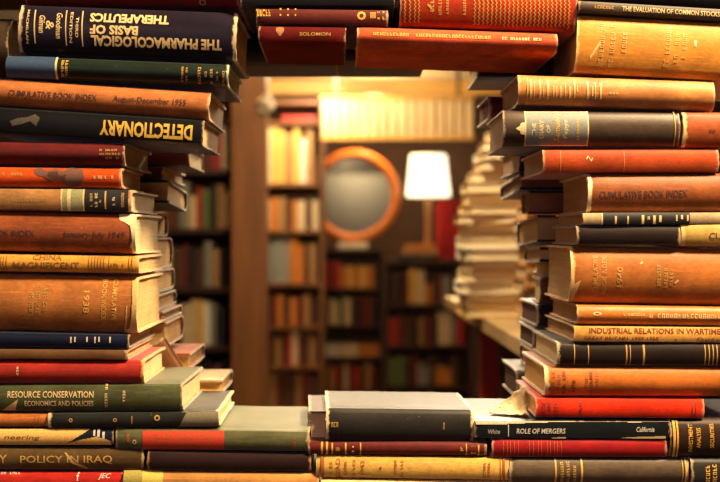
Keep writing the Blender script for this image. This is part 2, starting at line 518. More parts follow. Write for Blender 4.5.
bk('olive green book with two lines of pale lettering and a tan triangle at its left', -40, 182, 384.5, 384, 28.5, (0.10, 0.115, 0.052), b=.14, wear=.4, W=.155, pages=PGW,
   txt=[('RESOURCE CONSERVATION', 50.5, 394.5, 86, 6.5, 0, PALEGOLD), ('ECONOMICS AND POLICIES', 59, 403.5, 69, 5.5, 0, PALEGOLD)],
   polys=[('tan_triangle', [(2, 410.5), (18, 399.5), (14.5, 411)], (0.75, .52, .22))],
   marks=[(106, 396, 24, 2.5, -90, PALEGOLD, 8), (124, 398, 15, 2.5, -90, PALEGOLD, 5)])
bk('orange book end at the left edge, beneath the olive green book with pale lettering', -160, 47, 413.5, 413.5, 15, (0.55, 0.20, 0.05), b=.2, wear=.4, W=.15,
   bars=[(34, 415, 36, 428, RUST), (38, 415, 39, 428, RUST)])
bk('slim black-green book with faint gilt ornaments and a paler right end', 48, 219, 413, 411.5, 16, (0.022, 0.026, 0.022), b=.15, wear=.9, wearcol=(.62, .5, .3), W=.16, pages=PGW,
   polys=[('paler_end', [(187, 411), (218, 411), (218, 428), (178, 428), (182, 421)], (0.20, .18, .12))],  # olive-grey patch over the right end of the spine
      txt=[('o', 71, 420, 4, 4, 0, DIMGOLD), ('o', 115, 420, 4, 4, 0, DIMGOLD), ('o', 157, 418, 6, 6, 0, DIMGOLD)], bars=[(131.5, 416, 132.3, 424, DIMGOLD)])
bk('navy book in a torn yellow dust jacket at the lower left', -100, 113, 428.5, 429, 17, (0.012, 0.018, 0.04), b=.14, wear=.3, W=.14,
   polys=[('torn_jacket', [(-99, 428), (92, 428), (66, 444), (80, 440), (96, 437), (108, 440), (111, 442), (111, 446), (-99, 446)], (0.92, .58, .16))],
   txt=[('neering', 22, 438, 36, 5.5, -1, BROWNINK, .2)],
   bars=[(93, 430, 95, 436, SILVER), (97, 429, 99.5, 437, SILVER), (102, 432, 104.5, 439, SILVER)])
bk('olive brown book with pale capitals ending in IRAQ, near the lower left corner', -105, 143, 447, 448.5, 23.5, (0.135, 0.085, 0.030), b=.16, wear=.6, W=.15,
   txt=[('POLICY IN IRAQ', 66, 460, 92, 8.5, 0, DIMGOLD), ('MILITARY', -19, 459, 52, 8.5, 0, DIMGOLD)],
   polys=[('scratch', [(64, 453), (66, 453), (74, 462), (87, 468), (86, 470), (72, 464)], (0.55, .40, .16))])
bk('scarlet book with small white lettering in the lower left corner', -95, 122, 472, 472, 24, (0.60, 0.035, 0.018), b=.15, wear=.3, rough=.4,
   marks=[(10, 473.6, 20, 2, 0, SILVER, 7)], txt=[('f', 77.5, 477, 3, 8, 0, SILVER), ('JEC', 104, 477, 13, 6, 0, SILVER, .3)])
bk('green book with a long scarlet label, at the bottom left of the opening', 115, 309, 428, 430.5, 22.5, (0.14, 0.15, 0.075), b=.16, wear=.5, W=.165, pages=PGW, mott=.3,
   lab=[(142.5, 431, 224, 450, (0.62, 0.055, 0.02))],
   marks=[(183, 437, 62, 3, 0, RUST, 18), (181, 444.5, 40, 2.5, 0, RUST, 12), (294, 443, 12, 3, 90, RUST, 4)],
   txt=[('8', 128, 438, 3, 8, 0, RUST), ('o', 134.5, 442, 4, 5, 0, PALEGOLD)])
bk('plain dark maroon-black book under the green book with the scarlet label', 147, 311, 451.5, 454, 19.5, (0.035, 0.012, 0.012), b=.14, wear=.5, W=.15, wearcol=(.35, .2, .09))
bk('tan book with a yellow-green label at its left end, on the bottom row', 123, 319, 470.5, 473.5, 22, (0.62, 0.32, 0.10), b=.2, wear=.4,
   lab=[(123.5, 471, 142, 492, (0.42, .36, .08)), (142.2, 471, 163, 492, (0.75, .62, .12))])
# ================================================================== BOTTOM, middle
bk('small book showing its pale page edges between the green and the wide charcoal book', 308.5, 328, 411, 411, 29.5, (0.06, .03, .025), y0=.022, fore=True, W=.13, pages=(.72, .56, .45), wear=.7, b=.1,
   yaw=3)
bk('wide charcoal book with a pale lit top, in the middle of the bottom row', 326, 474.5, 408, 411, 33.5, (0.030, 0.027, 0.026), b=.15, wear=.75, wearcol=(.70, .55, .35), W=.135, pages=PGW, yaw=2.5,
   marks=[(336, 424, 10, 5, 0, DIMGOLD, 4), (444, 427, 9, 1.6, 90, DIMGOLD, 6)])
bk('slim maroon book with gilt bands, beneath the wide charcoal book', 308, 487, 441, 442.5, 14.5, (0.17, 0.022, 0.018), b=.2, wear=.5, W=.14,
   bars=[(321, 442, 323, 455, GOLD), (326, 442, 328, 455, GOLD), (331.5, 443, 333, 455, GOLD), (345, 443, 346.5, 455.5, GOLD), (360, 443, 361.2, 456, GOLD), (466, 444, 467, 456, GOLD), (478, 445, 479.4, 456, GOLD)],
   marks=[(338, 449, 5, 4, 0, GOLD, 2), (353, 449, 2.5, 6, 0, GOLD, 1), (472, 450, 8, 8, 0, GOLD, 3), (462, 449, 4, 4, 0, GOLD, 1)])
bk('long yellow book with rust-red lettering across its spine, bottom middle', 316, 509, 455, 458, 24, (0.86, 0.56, 0.15), b=.13, wear=.35, W=.15, mott=.12,
   bars=[(321, 457, 324, 480, RUST), (500, 459, 500.8, 481, RUST), (503, 459, 505, 481, RUST)],
   marks=[(331, 468, 14, 2.5, 90, RUST, 4), (345.5, 468, 15, 2.5, 90, RUST, 5), (354, 468, 17, 2.5, 90, RUST, 5), (395.5, 469, 18, 2.5, 90, RUST, 6), (402, 469, 18, 2.5, 90, RUST, 6), (484.5, 470, 16, 2.5, 90, RUST, 5), (489, 470, 16, 2.5, 90, RUST, 5)],
   txt=[('IZAD', 338, 468, 19, 4.5, 90, RUST), ('1943', 362.5, 468, 14, 4, 90, RUST), ('o', 380.5, 468, 2.6, 2.6, 0, BROWNINK, 0, .08)])
bk('cream yellow book whose lit edge just shows at the bottom centre', 321, 511, 479.2, 481.5, 24, (0.86, 0.66, 0.32), b=.2, wear=.2)
# ================================================================== RIGHT STACK, front row
bk('black paper-jacketed book with white lettering and a torn pale upper edge', 475.5, 671, 420.5, 421, 18.5, (0.010, 0.016, 0.020), b=.05, wear=.25, rough=.4, W=.16, pages=PGW, board=.002, over=.001,
   txt=[('ROLE OF MERGERS', 541, 431, 49, 5.2, 0, SILVER, .12), ('White', 494, 431.5, 12, 4.5, 0, ((.45, .43, .40), 0, .5), .2), ('California', 645.5, 429.5, 18, 5, 0, SILVER, .25)],
   bars=[(508, 424.5, 508.8, 436.5, SILVER)],
   polys=[('torn_jacket', [(476, 420.6), (506, 421), (530, 420), (560, 418), (600, 419), (622, 418), (630, 415.5), (640, 420), (669, 418), (669, 421.8), (636, 422.4), (590, 421.8), (540, 422.4), (505, 424), (476, 424)], (0.76, .66, .48)),
          ('torn_jacket', [(619, 438), (640, 437), (666, 436.4), (666, 438.8), (640, 439)], (0.78, .6, .3)), ('torn_jacket', [(552, 437.6), (566, 437.2), (566, 438.6), (552, 438.8)], (0.78, .6, .4))])
bk('crimson book with rows of faint gilt bands, beneath the black book with white lettering', 492, 668, 438.5, 439, 20, (0.38, 0.012, 0.018), b=.16, wear=.4, W=.15,
   bars=[(x, 441, x + .6, 457, ((0.50, .12, .05), .1, .5)) for x in (503, 507, 510, 514, 518, 529, 533, 538, 541, 547, 550, 554, 557, 561)])
bk('grey-brown book with gilt bands, on the bottom row right of the long yellow book', 509.5, 690, 458.2, 459, 28, (0.13, 0.095, 0.068), b=.2, wear=.8, wearcol=(.4, .3, .2),
   bars=[(555, 459, 556.6, 484, GOLD), (581, 459, 583, 484, GOLD), (683, 459, 684, 484, DIMGOLD), (686, 459, 687.5, 484, GOLD)],
   marks=[(562, 472, 20, 3, 90, DIMGOLD, 6), (568, 472, 22, 3, 90, DIMGOLD, 7), (574.5, 472, 20, 3, 90, DIMGOLD, 6)])
bk('dark brown book with a double gilt band and upright gold lettering, lower right', 670.5, 850, 419.5, 420, 39, (0.045, 0.019, 0.011), b=.15, wear=.35,
   bars=[(673, 420.5, 675.5, 458, GOLD), (676.7, 420.5, 678.4, 458, GOLD)],
   txt=[('INVESTMENT', 690.5, 438, 28, 4.2, 90, GOLD), ('ANALYSIS', 698.5, 438, 20, 4.2, 90, GOLD), ('SECURITIES', 712, 436, 24, 4, 90, GOLD)])
bk('dark grey book with two upright gilt words in the bottom right corner', 691.5, 860, 458.8, 459, 32, (0.03, 0.026, 0.026), b=.15, wear=.5,
   marks=[(707.5, 474, 18, 4, 90, GOLD, 5), (714.5, 473, 18, 4, 90, GOLD, 5)])
bk('bright scarlet book low in the right stack, with maroon lettering at its left end', 536, 705, 398, 399.5, 20.5, (0.78, 0.045, 0.012), b=.12, wear=.4, rough=.42, W=.15, pages=PG,
   marks=[(544, 409, 16, 3.6, 90, MAROON, 5), (549, 409, 16, 3.4, 90, MAROON, 5), (556, 409.5, 15, 3.4, 90, MAROON, 5), (580.5, 409, 14, 3, 90, MAROON, 3)],
   bars=[(692, 401, 693, 418, MAROON), (695.5, 401, 696.3, 418, MAROON)])
bk('orange book with columns of faded dark lettering, resting on the bright scarlet book', 545, 740, 366.5, 367.5, 31, (0.60, 0.195, 0.036), b=.2, wear=1.0, wearcol=(.80, .62, .34), W=.155, pages=PG,
   marks=[(554, 383, 24, 3, 90, RUST, 8), (559, 384, 20, 2.6, 90, RUST, 6), (564, 383, 24, 3, 90, MAROON, 8), (573.5, 383, 25, 3.4, 90, MAROON, 8), (586.5, 383, 14, 3, 90, RUST, 4), (591, 383, 24, 3, 90, MAROON, 8), (597, 384, 20, 3, 90, RUST, 7)])
bk('brownish black book with faint gilt bands between the orange and the yellow book', 557.5, 770, 342.3, 343.2, 24, (0.020, 0.009, 0.008), b=.15, wear=.7, wearcol=(.38, .32, .2), W=.16, pages=(.78, .62, .38),
   bars=[(574, 344, 575, 365, DIMGOLD), (588, 344, 589, 365, DIMGOLD), (626, 345, 627.4, 366, DIMGOLD), (630, 345, 630.8, 366, DIMGOLD), (643, 345, 645, 366, DIMGOLD), (705, 345, 706, 366, DIMGOLD), (709, 345, 710, 366, DIMGOLD), (713, 345, 714, 366, DIMGOLD), (717, 345, 718, 366, DIMGOLD)])
bk('slim yellow paper book with two lines of small dark capitals, in the right stack', 574, 768, 325.5, 327.5, 17, (0.76, 0.44, 0.12), b=.1, wear=.25, W=.17, board=.0018, pages=PGB,
   txt=[('INDUSTRIAL RELATIONS IN WARTIME', 655, 330.9, 132, 5.4, -.5, MAROON), ('GREAT BRITAIN, 1939-1950', 621, 338.6, 75, 4.2, -.5, MAROON), ('Chamberlain', 714, 339.6, 34, 4.4, -.5, MAROON), ('o', 676, 339.8, 2.2, 2.2, 0, MAROON, 0, .08)])
bk('slim orange book with silvery worn lettering, below the thick orange book dated 1940', 577, 775, 304.5, 307.5, 20.5, (0.62, 0.225, 0.05), b=.26, wear=.5, W=.155, pages=PGB, rough=.42,
   txt=[('o', 597, 313.6, 9, 4, 0, PALEGOLD)], marks=[(634, 314.5, 22, 2.4, -.8, PALEGOLD, 9), (680, 316, 62, 4.5, -.8, PALEGOLD, 15), (716, 316.6, 10, 4, 0, PALEGOLD, 3)])
bk('very thick orange-brown book dated 1940 with a frayed left edge, in the right stack', 571, 795, 246, 250.5, 57.5, (0.48, 0.18, 0.044), b=.17, wear=1.0, wearcol=(.80, .50, .20), W=.165, pages=(.60, .38, .19),
   txt=[('CUMULATIVE', 595.5, 274, 37, 4.6, 89, DIMGOLD), ('BOOK INDEX', 604.5, 275, 38, 4.6, 89, DIMGOLD), ('1940', 620, 277, 20, 6, 89, DIMGOLD)],
   marks=[(659, 277, 25, 3.6, 89, DIMGOLD, 8), (666, 278, 20, 3.2, 89, DIMGOLD, 6), (671.5, 279, 14, 3, 89, DIMGOLD, 4)],
   polys=[('frayed_cloth', [(571.5, 250), (574, 250), (573.5, 268), (575, 284), (581, 280), (578, 290), (573, 302), (570.8, 303)], (.80, .52, .22)),
          ('scuff', [(640, 263), (643, 261), (644, 263), (641, 264.4)], (.8, .5, .2)), ('scuff', [(674, 283), (678, 279.5), (679, 281), (676, 284)], (.85, .55, .25))])
bk('dark brown-black book under the gilt-marked slim black book, right stack', 577, 681, 225.3, 225.8, 20, (0.022, 0.010, 0.010), b=.12, wear=.5, W=.15, pages=PGB, wearcol=(.4, .3, .18))
bk('tan book end with dark lettering beginning CU, at the right edge', 681.8, 880, 222, 223.5, 25, (0.58, 0.40, 0.12), b=.15, wear=.9, wearcol=(.7, .5, .2), txt=[('CUMULATIVE', 737, 236, 56, 6.6, 0, INK)])
bk('slim book with a black gilt-marked band between pale ends, right stack', 583, 783, 212.5, 211.5, 13, (0.52, 0.42, 0.26), b=.12, wear=.4, W=.15, pages=PGB, board=.002,
   lab=[(602.5, 212.5, 690, 226, (0.012, 0.012, 0.016))],
   bars=[(601, 213, 602.5, 226, PALEGOLD), (614.5, 216, 616.5, 224, PALEGOLD), (627, 216, 628.5, 224, PALEGOLD), (641.5, 215, 644, 224, PALEGOLD), (653, 215.5, 655.6, 224, PALEGOLD), (659, 215.5, 661.4, 222, PALEGOLD), (676, 215, 677.4, 221, PALEGOLD), (681, 215, 683, 219, PALEGOLD), (687, 215, 688.6, 221, PALEGOLD)],
   marks=[(648.5, 218, 3, 3, 0, PALEGOLD, 1)])
bk('brown-orange cloth book with dark capitals and a frayed pale left edge, right stack', 588, 805, 173, 172, 40, (0.35, 0.115, 0.036), b=.2, wear=1.0, wearcol=(.80, .62, .36), W=.16, pages=PGB,
   txt=[('CUMULATIVE BOOK INDEX', 643.5, 194, 88, 7, 1, INK)],
   polys=[('frayed_cloth', [(588.5, 174), (591, 174), (593, 182), (591, 198), (592, 208), (588, 213), (587.5, 213)], (.82, .66, .42))])
bk('vivid orange-red cloth book beneath the grey book with the blue-grey label', 543, 720, 149.2, 148.6, 24, (0.50, 0.088, 0.018), b=.12, wear=.5, W=.15, pages=PGB,
   bars=[(560.3, 151, 560.9, 173, ((.7, .3, .1), 0, .5)), (624, 151, 624.6, 173, ((.66, .3, .1), 0, .5))],
   txt=[('N', 589.5, 158.5, 6, 4, -25, PALEGOLD)])
bk('grey-brown book with a blue-grey paper label edged in gold', 503.5, 681, 108.6, 110.2, 37.6, (0.085, 0.058, 0.042), b=.2, wear=.3, W=.15, pages=(.62, .50, .36), rough=.42,
   lab=[(525.5, 111, 589, 145.5, (0.20, .22, .21))],
   bars=[(525, 110.5, 526.3, 146, PALEGOLD), (587.6, 110.5, 589, 145.5, PALEGOLD), (526, 111, 589, 112, PALEGOLD), (526, 144.5, 589, 145.4, PALEGOLD), (675, 110, 676, 146, DIMGOLD)],
   polys=[('gilt_ornament', [(525.5, 122), (521, 123), (520, 126), (515.5, 128.5), (520, 131), (521, 134), (525.5, 135)], (.74, .62, .36))],
   txt=[('THE', 534, 129, 12, 4, 90, PALEGOLD), ('DIARY', 541.5, 129, 18, 4, 90, PALEGOLD), ('OF', 548.5, 129, 8, 4, 90, PALEGOLD), ('Samuel', 557, 129, 25, 5.5, 90, GOLD, .2), ('Pepys', 566, 129, 19, 5.5, 90, PALEGOLD, .2)],
   marks=[(578, 129, 22, 2.4, 90, GOLD, 8)])
bk('orange-red book end with a cream frayed edge, right of the grey-brown labelled book', 683.5, 880, 111, 112.5, 37, (0.40, 0.10, 0.028), b=.15, wear=.9, wearcol=(.78, .55, .25),
   marks=[(712, 131, 14, 3, 0, INK, 4)])
bk('apricot book with a worn horizontal gilt title, under the thick golden book', 518.5, 716, 73.2, 79.6, 31.6, (0.66, 0.30, 0.10), b=.24, wear=.5, W=.155, pages=PGB,
   marks=[(614, 93, 10, 2, -1.5, PALEGOLD, 3)],
   bars=[(527, 77, 528, 105, GOLD)] + [(x, ya, x + w_, yb, ((.86, .56, .26), 0, .45)) for x, ya, yb, w_ in ((530, 79, 98, 2), (534, 80, 98, .8), (539.5, 80, 99, 1.6), (543, 87, 97, 1), (547, 80, 99, 2.2), (553, 85, 97, 1.2), (556, 86, 99, 1), (560, 86, 98, 1.8), (565, 82, 99, 1), (569, 86, 98, 2), (574, 80, 98, 1.4), (577, 86, 92, 1), (587, 81, 99, 2), (592, 86, 96, 1.2), (595, 82, 99, 1), (600, 83, 99, 2))])
bk('thick golden orange book with crinkled spine and faint upright lettering, upper right', 577, 795, 13, 25, 59, (0.72, 0.33, 0.06), b=.12, wear=.5, wearcol=(.85, .6, .22), W=.165, pages=PGB, mott=.3,
   marks=[(602, 44, 44, 4.5, 85, ((.80, .47, .14), 0, .4), 10), (612.5, 45, 44, 4.5, 85, ((.80, .47, .14), 0, .4), 10), (624.5, 42, 22, 4.5, 85, ((.80, .47, .14), 0, .4), 5), (668, 46, 42, 5, 85, ((.80, .47, .14), 0, .4), 10), (677, 48, 30, 4.5, 85, ((.80, .47, .14), 0, .4), 7), (684.5, 46, 26, 4.5, 85, ((.80, .47, .14), 0, .4), 6)],
   polys=[('crease', [(590, 56), (600, 41), (601, 43), (594, 54), (590, 60)], (.88, .62, .28)), ('scuff', [(694, 40), (697, 40), (696.5, 47), (694.5, 46)], (.9, .7, .4))])
bk('slim grey-brown book with small pale capitals, at the top right', 579, 780, -.3, 11.2, 13.2, (0.085, 0.06, 0.046), b=.15, wear=.3,
   txt=[('THE EVALUATION OF COMMON STOCKS', 671, 11.4, 98, 4.8, -3.3, PALEGOLD), ],
   marks=[(607, 7.6, 26, 3, -3.3, DIMGOLD, 9)])
bk('navy black book along the upper right edge of the picture', 585, 800, -28.6, -17, 28, (0.012, 0.014, 0.03), b=.15, wear=.2)
# ================================================================== TOP ROW, front
bk('slim dark red book with small gilt ornaments, above the opening at the left', 256, 388, 7.5, 8.5, 17.5, (0.13, 0.014, 0.012), b=.14, wear=.3, W=.15,
   marks=[(264, 13, 14, 7, 0, GOLD, 5), (280.5, 12, 2.4, 8, 0, GOLD, 1), (288, 12, 2.4, 8, 0, GOLD, 1), (295.5, 12, 2, 8, 0, GOLD, 1), (373, 15, 6, 6, 0, GOLD, 3), (378.5, 15, 3, 8, 0, GOLD, 1), (383.5, 15, 2.4, 9, 0, GOLD, 1)],
   txt=[('O', 361.5, 15.5, 9, 9, 0, GOLD, 0, .05)])
bk('black book along the top edge above the slim dark red gilt book', 240, 395, -19, -19, 26, (0.012, 0.010, 0.018), b=.1, wear=.2, W=.15)
bk('dark red book with a tiny gilt emblem and short title, above the opening', 258.5, 346, 25, 26, 17, (0.17, 0.018, 0.016), b=.12, wear=.25, W=.155, rough=.8,
   txt=[('SOLOMON', 315, 34, 31, 3.6, 0, DIMGOLD)], polys=[('gilt_emblem', [(276, 27.5), (280, 27), (284, 27.5), (284, 31), (280.6, 36), (279.4, 36), (276, 31)], (.42, .18, .07))])
bk('broad red book stamped with rows of gold zigzags, top centre', 400.5, 578, -30, -24.5, 55.4, (0.48, 0.052, 0.018), b=.14, wear=.3, rough=.4, W=.15,
   zig=[(x, -20, 22.5 + (x - 400) * .03, .9, 1.9, .9, GOLD) for x in [405, 410, 415, 419] + [475 + 4.3 * i for i in range(23)]],
   marks=[(432, 2, 20, 4, 90, GOLD, 5), (440, 3, 24, 3, 90, GOLD, 7), (447.5, 3, 22, 2.4, 90, GOLD, 7), (464.5, 3, 24, 3, 90, GOLD, 7)],
   txt=[('J', 430, 8, 9, 5, 90, GOLD, .2)])
bk('salmon red book with a faint gilt line of lettering, nearest above the opening', 357, 558.5, 25, 31, 22, (0.62, 0.13, 0.060), b=.34, wear=.4, W=.15, rough=.8, p=2,
   marks=[(432, 35.5, 118, 3.4, -1.7, GOLD, 36), (522, 38.5, 40, 3, -1.7, PALEGOLD, 14)])

# ================================================================== SECOND ROW (behind the front row)
def b2(label, x0, x1, y0, y1, col, dep=.172, **k):
    k.setdefault('W', .14); k.setdefault('gap', .3); k.setdefault('wear', .3)
    return bk(label, x0, x1, y0, y0, y1 - y0, col, y0=dep, **k)
BLK = (0.02, 0.014, 0.016)
b2('dark red book behind the left stack, its pale page end just under the black book', 20, 189, 146, 166, (0.11, 0.012, 0.014), pages=PGW, b=.2)
b2('small dark red book behind the left stack with a tan page end', -20, 163, 166.5, 180, (0.10, 0.016, 0.014), W=.17, b=.2)
b2('black-covered book showing tan page edges, jutting out behind the left stack', 20, 169, 180, 203, (0.008, 0.008, 0.012), fore=True, W=.16, pitch=-3.2, board=.003)
b2('brown book behind the left stack under the black-covered jutting book', -20, 150, 211.5, 237, (0.10, 0.04, 0.02), fore=True)
b2('red-covered book behind the left stack beside the book with the torn white corner', -20, 154, 237.5, 270, (0.22, 0.022, 0.02), fore=True, W=.15)
b2('cream-edged book at the top of the small pile behind the left stack', -20, 155, 270.5, 294, (0.30, 0.22, 0.13), fore=True, W=.15)
b2('cream-edged book second from the top in the pile behind the left stack', -10, 157.5, 295, 311, (0.10, 0.06, 0.045), fore=True, W=.15)
b2('thin pinkish-brown book third in the pile behind the left stack', -10, 163, 311.5, 322, (0.42, 0.20, 0.12), fore=True, W=.15, pages=PGB)
b2('thick tan-edged book at the bottom of the pile behind the left stack', 0, 166, 322.5, 348, (0.28, 0.14, 0.06), fore=True, W=.15)
b2('pink-topped book with tan page edges behind the red book at the left', 30, 190, 353.5, 370, (0.62, 0.19, 0.12), fore=True, W=.14, dep=.19, board=.003)
b2('loose cream book with yellowed page edges at the left foot of the opening', 70, 222, 380, 395, (0.74, 0.60, 0.38), fore=True, W=.12, dep=.165, pages=(.80, .48, .16), wear=.2)
# leaning brown book
lb = bk('plain brown cloth book leaning at a slant behind the red book at the left', 130, 170, 331, 331, 24, (0.24, 0.105, 0.04), y0=.152, W=.012, b=.1, gap=0, board=.002, over=.001, wear=.6)
lb.rotation_euler = (0, radians(58), 0); lb.location = P(152, 368, D + .153)
# right side
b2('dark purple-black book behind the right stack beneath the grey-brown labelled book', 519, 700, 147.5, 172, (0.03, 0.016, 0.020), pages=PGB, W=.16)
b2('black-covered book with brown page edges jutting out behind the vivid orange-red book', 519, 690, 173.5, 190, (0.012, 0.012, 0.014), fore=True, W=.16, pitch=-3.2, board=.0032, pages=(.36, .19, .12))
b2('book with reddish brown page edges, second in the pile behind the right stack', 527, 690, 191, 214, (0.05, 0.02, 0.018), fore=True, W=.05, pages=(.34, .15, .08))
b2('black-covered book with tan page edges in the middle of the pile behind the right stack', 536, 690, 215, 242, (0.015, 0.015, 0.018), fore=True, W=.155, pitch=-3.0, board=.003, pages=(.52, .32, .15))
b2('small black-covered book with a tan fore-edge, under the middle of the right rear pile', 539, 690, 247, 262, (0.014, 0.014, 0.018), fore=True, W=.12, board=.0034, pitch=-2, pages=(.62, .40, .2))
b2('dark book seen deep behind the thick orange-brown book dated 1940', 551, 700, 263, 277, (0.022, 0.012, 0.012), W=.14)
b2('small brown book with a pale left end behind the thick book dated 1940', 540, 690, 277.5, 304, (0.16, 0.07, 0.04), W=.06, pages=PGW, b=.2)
b2('dark boxy book beneath the small brown book in the right rear pile', 537.5, 690, 304.5, 327.5, (0.035, 0.014, 0.014), W=.14, pages=(.14, .05, .05), wear=.5)  # page colour holds the shade on its left end
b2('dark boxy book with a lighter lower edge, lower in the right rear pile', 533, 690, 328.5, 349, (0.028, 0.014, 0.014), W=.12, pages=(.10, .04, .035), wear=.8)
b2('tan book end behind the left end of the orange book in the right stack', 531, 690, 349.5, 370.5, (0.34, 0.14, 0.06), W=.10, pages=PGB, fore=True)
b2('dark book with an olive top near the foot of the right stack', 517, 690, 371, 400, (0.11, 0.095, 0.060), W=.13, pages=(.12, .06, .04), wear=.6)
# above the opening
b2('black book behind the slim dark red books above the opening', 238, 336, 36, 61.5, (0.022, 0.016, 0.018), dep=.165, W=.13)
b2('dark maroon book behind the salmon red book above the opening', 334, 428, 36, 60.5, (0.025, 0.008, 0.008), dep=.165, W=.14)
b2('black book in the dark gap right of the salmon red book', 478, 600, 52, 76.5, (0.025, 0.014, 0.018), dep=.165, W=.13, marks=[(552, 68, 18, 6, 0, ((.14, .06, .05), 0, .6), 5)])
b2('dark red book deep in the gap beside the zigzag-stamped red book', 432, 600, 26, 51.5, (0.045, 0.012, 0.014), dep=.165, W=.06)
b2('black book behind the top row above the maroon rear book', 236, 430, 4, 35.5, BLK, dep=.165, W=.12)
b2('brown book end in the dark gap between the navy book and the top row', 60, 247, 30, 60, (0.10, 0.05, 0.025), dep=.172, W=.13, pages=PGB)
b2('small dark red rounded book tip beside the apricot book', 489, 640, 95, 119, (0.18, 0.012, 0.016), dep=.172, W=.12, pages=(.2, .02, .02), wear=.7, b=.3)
# torn page wedged at the foot of the right stack
bm = bmesh.new(); nx, ny = 18, 14
g = []
for j in range(ny + 1):
    row = []; v = j / ny
    for i in range(nx + 1):
        u = i / nx                       # 0 at the free tip, 1 at the book
        half = .004 + .030 * u ** .8
        y = (v - .35) * 2 * half
        n1 = noise.noise((u * 5, v * 4, 3)); n2 = noise.noise((u * 14, v * 12, 8))
        lift = .0015 + .030 * max(0, v - .45) * u * 1.6 + abs(n1) * .006 * u + abs(n2) * .002
        row.append(bm.verts.new((-.040 + .044 * u + .004 * n2 + .006 * (v - .5), y + .003 * n2, lift)))
    g.append(row)
for j in range(ny):
    for i in range(nx):
        bm.faces.new((g[j][i], g[j][i + 1], g[j + 1][i + 1], g[j + 1][i]))
tp = link('torn_paper', mesh_of(bm, 'torn_paper', 25), plain_mat('torn_page', (.80, .62, .34), .8, .25, 70))
sm = tp.modifiers.new('s', 'SOLIDIFY'); sm.thickness = .0008
tp.location = P(531, 420.0, D) + Vector((0, .042, .0))
tag(tp, 'crumpled torn cream page wedged beside the scarlet book at the foot of the right stack', 'paper')

# ================================================================== THE ROOM
WOODD = plain_mat('dark_wood', (0.050, 0.016, 0.009), .5, .35, 6, (1, 1, 8))
WOODM = plain_mat('brown_wood', (0.21, 0.078, 0.020), .5, .3, 5, (6, 6, .5))
WOODY = plain_mat('yellow_wood', (0.70, 0.36, 0.07), .5, .25, 5, (.5, 4, 4))
fl = struct('floor', (-4.5, -4.2, -.1), (4.5, 6.9, 0), plain_mat('floor_boards', (0.10, 0.05, 0.03), .5, .3, 3, (.3, 3, 1)))
CP = plain_mat('ceiling_paint', (0.70, 0.62, 0.44), .8, .1, 2)
struct('ceiling', (-4.5, .75, 2.6), (4.5, 6.9, 2.7), CP)
struct('ceiling_front', (-4.5, -4.2, 3.4), (4.5, .75, 3.5), CP)
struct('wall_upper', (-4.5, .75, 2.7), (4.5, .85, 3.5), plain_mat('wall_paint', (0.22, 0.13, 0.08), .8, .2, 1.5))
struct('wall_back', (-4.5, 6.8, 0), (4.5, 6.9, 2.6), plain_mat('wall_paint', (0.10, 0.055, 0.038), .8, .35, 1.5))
struct('wall_left', (-4.6, -4.2, 0), (-4.5, 6.9, 3.5), plain_mat('wall_paint', (0.22, 0.13, 0.08), .8, .2, 1.5))
struct('wall_right', (4.5, -4.2, 0), (4.6, 6.9, 3.5), plain_mat('wall_paint', (0.22, 0.13, 0.08), .8, .2, 1.5))
struct('wall_front', (-4.5, -4.3, 0), (4.5, -4.2, 3.5), plain_mat('wall_paint', (0.22, 0.13, 0.08), .8, .2, 1.5))
# ledge that carries the book wall, below the picture
zl = P(0, 503.5, D).z - .004
struct('trim_1', (-.75, -.02, 0), (.75, .36, zl), WOODD)

# the wall that the books are built into, outside the picture
WB = plain_mat('wall_panelling', (0.06, 0.028, 0.016), .6, .3, 4, (4, 4, .6))
struct('wall_center_upper', (-4.5, .0, 1.84), (4.5, .36, 3.4), WB)
struct('wall_center_left', (-4.5, .0, 0), (-.78, .36, 1.84), WB)
struct('wall_center_right', (.78, .0, 0), (4.5, .36, 1.84), WB)
# ---- background bookcases
COL = {'black': (.012, .010, .012), 'brown': (.10, .04, .018), 'dark red': (.17, .018, .014), 'red': (.45, .03, .02), 'orange': (.60, .20, .03), 'cream': (.72, .56, .34),
       'yellow': (.75, .45, .10), 'green': (.12, .17, .05), 'blue': (.05, .13, .24), 'grey': (.26, .26, .22), 'tan': (.42, .22, .08), 'white': (.80, .74, .62)}
_bgm = {}
pgm = plain_mat('page_edges_far', (.62, .45, .25), .85, .15, 40)
def shelved_mesh(cn):
    if cn in _bgm: return _bgm[cn]
    bm = bmesh.new()      # unit book: spine at y=0, pages inset at the top
    box_bm(bm, (-.5, 0, 0), (-.40, 1, 1)); box_bm(bm, (.40, 0, 0), (.5, 1, 1))
    n0 = len(bm.faces)
    pr = [(-.5, .06), (-.3, .015), (0, 0), (.3, .015), (.5, .06)]
    lo = [bm.verts.new((x, y - .03, 0)) for x, y in pr]; hi = [bm.verts.new((x, y - .03, 1)) for x, y in pr]
    bl = [bm.verts.new((x, .08, 0)) for x, y in pr]; bh = [bm.verts.new((x, .08, 1)) for x, y in pr]
    for i in range(4):
        bm.faces.new((lo[i], lo[i + 1], hi[i + 1], hi[i])); bm.faces.new((hi[i], hi[i + 1], bh[i + 1], bh[i])); bm.faces.new((lo[i], bl[i], bl[i + 1], lo[i + 1])); bm.faces.new((bl[i], bh[i], bh[i + 1], bl[i + 1]))
    k = len(bm.faces)
    box_bm(bm, (-.40, .06, .02), (.40, .97, .975))
    bm.faces.ensure_lookup_table()
    for f in bm.faces[k:]: f.material_index = 1
    me = mesh_of(bm, 'shelved_book')
    me.materials.append(plain_mat('far_cover', COL[cn], .5, .25, 8)); me.materials.append(pgm)
    _bgm[cn] = me
    return me

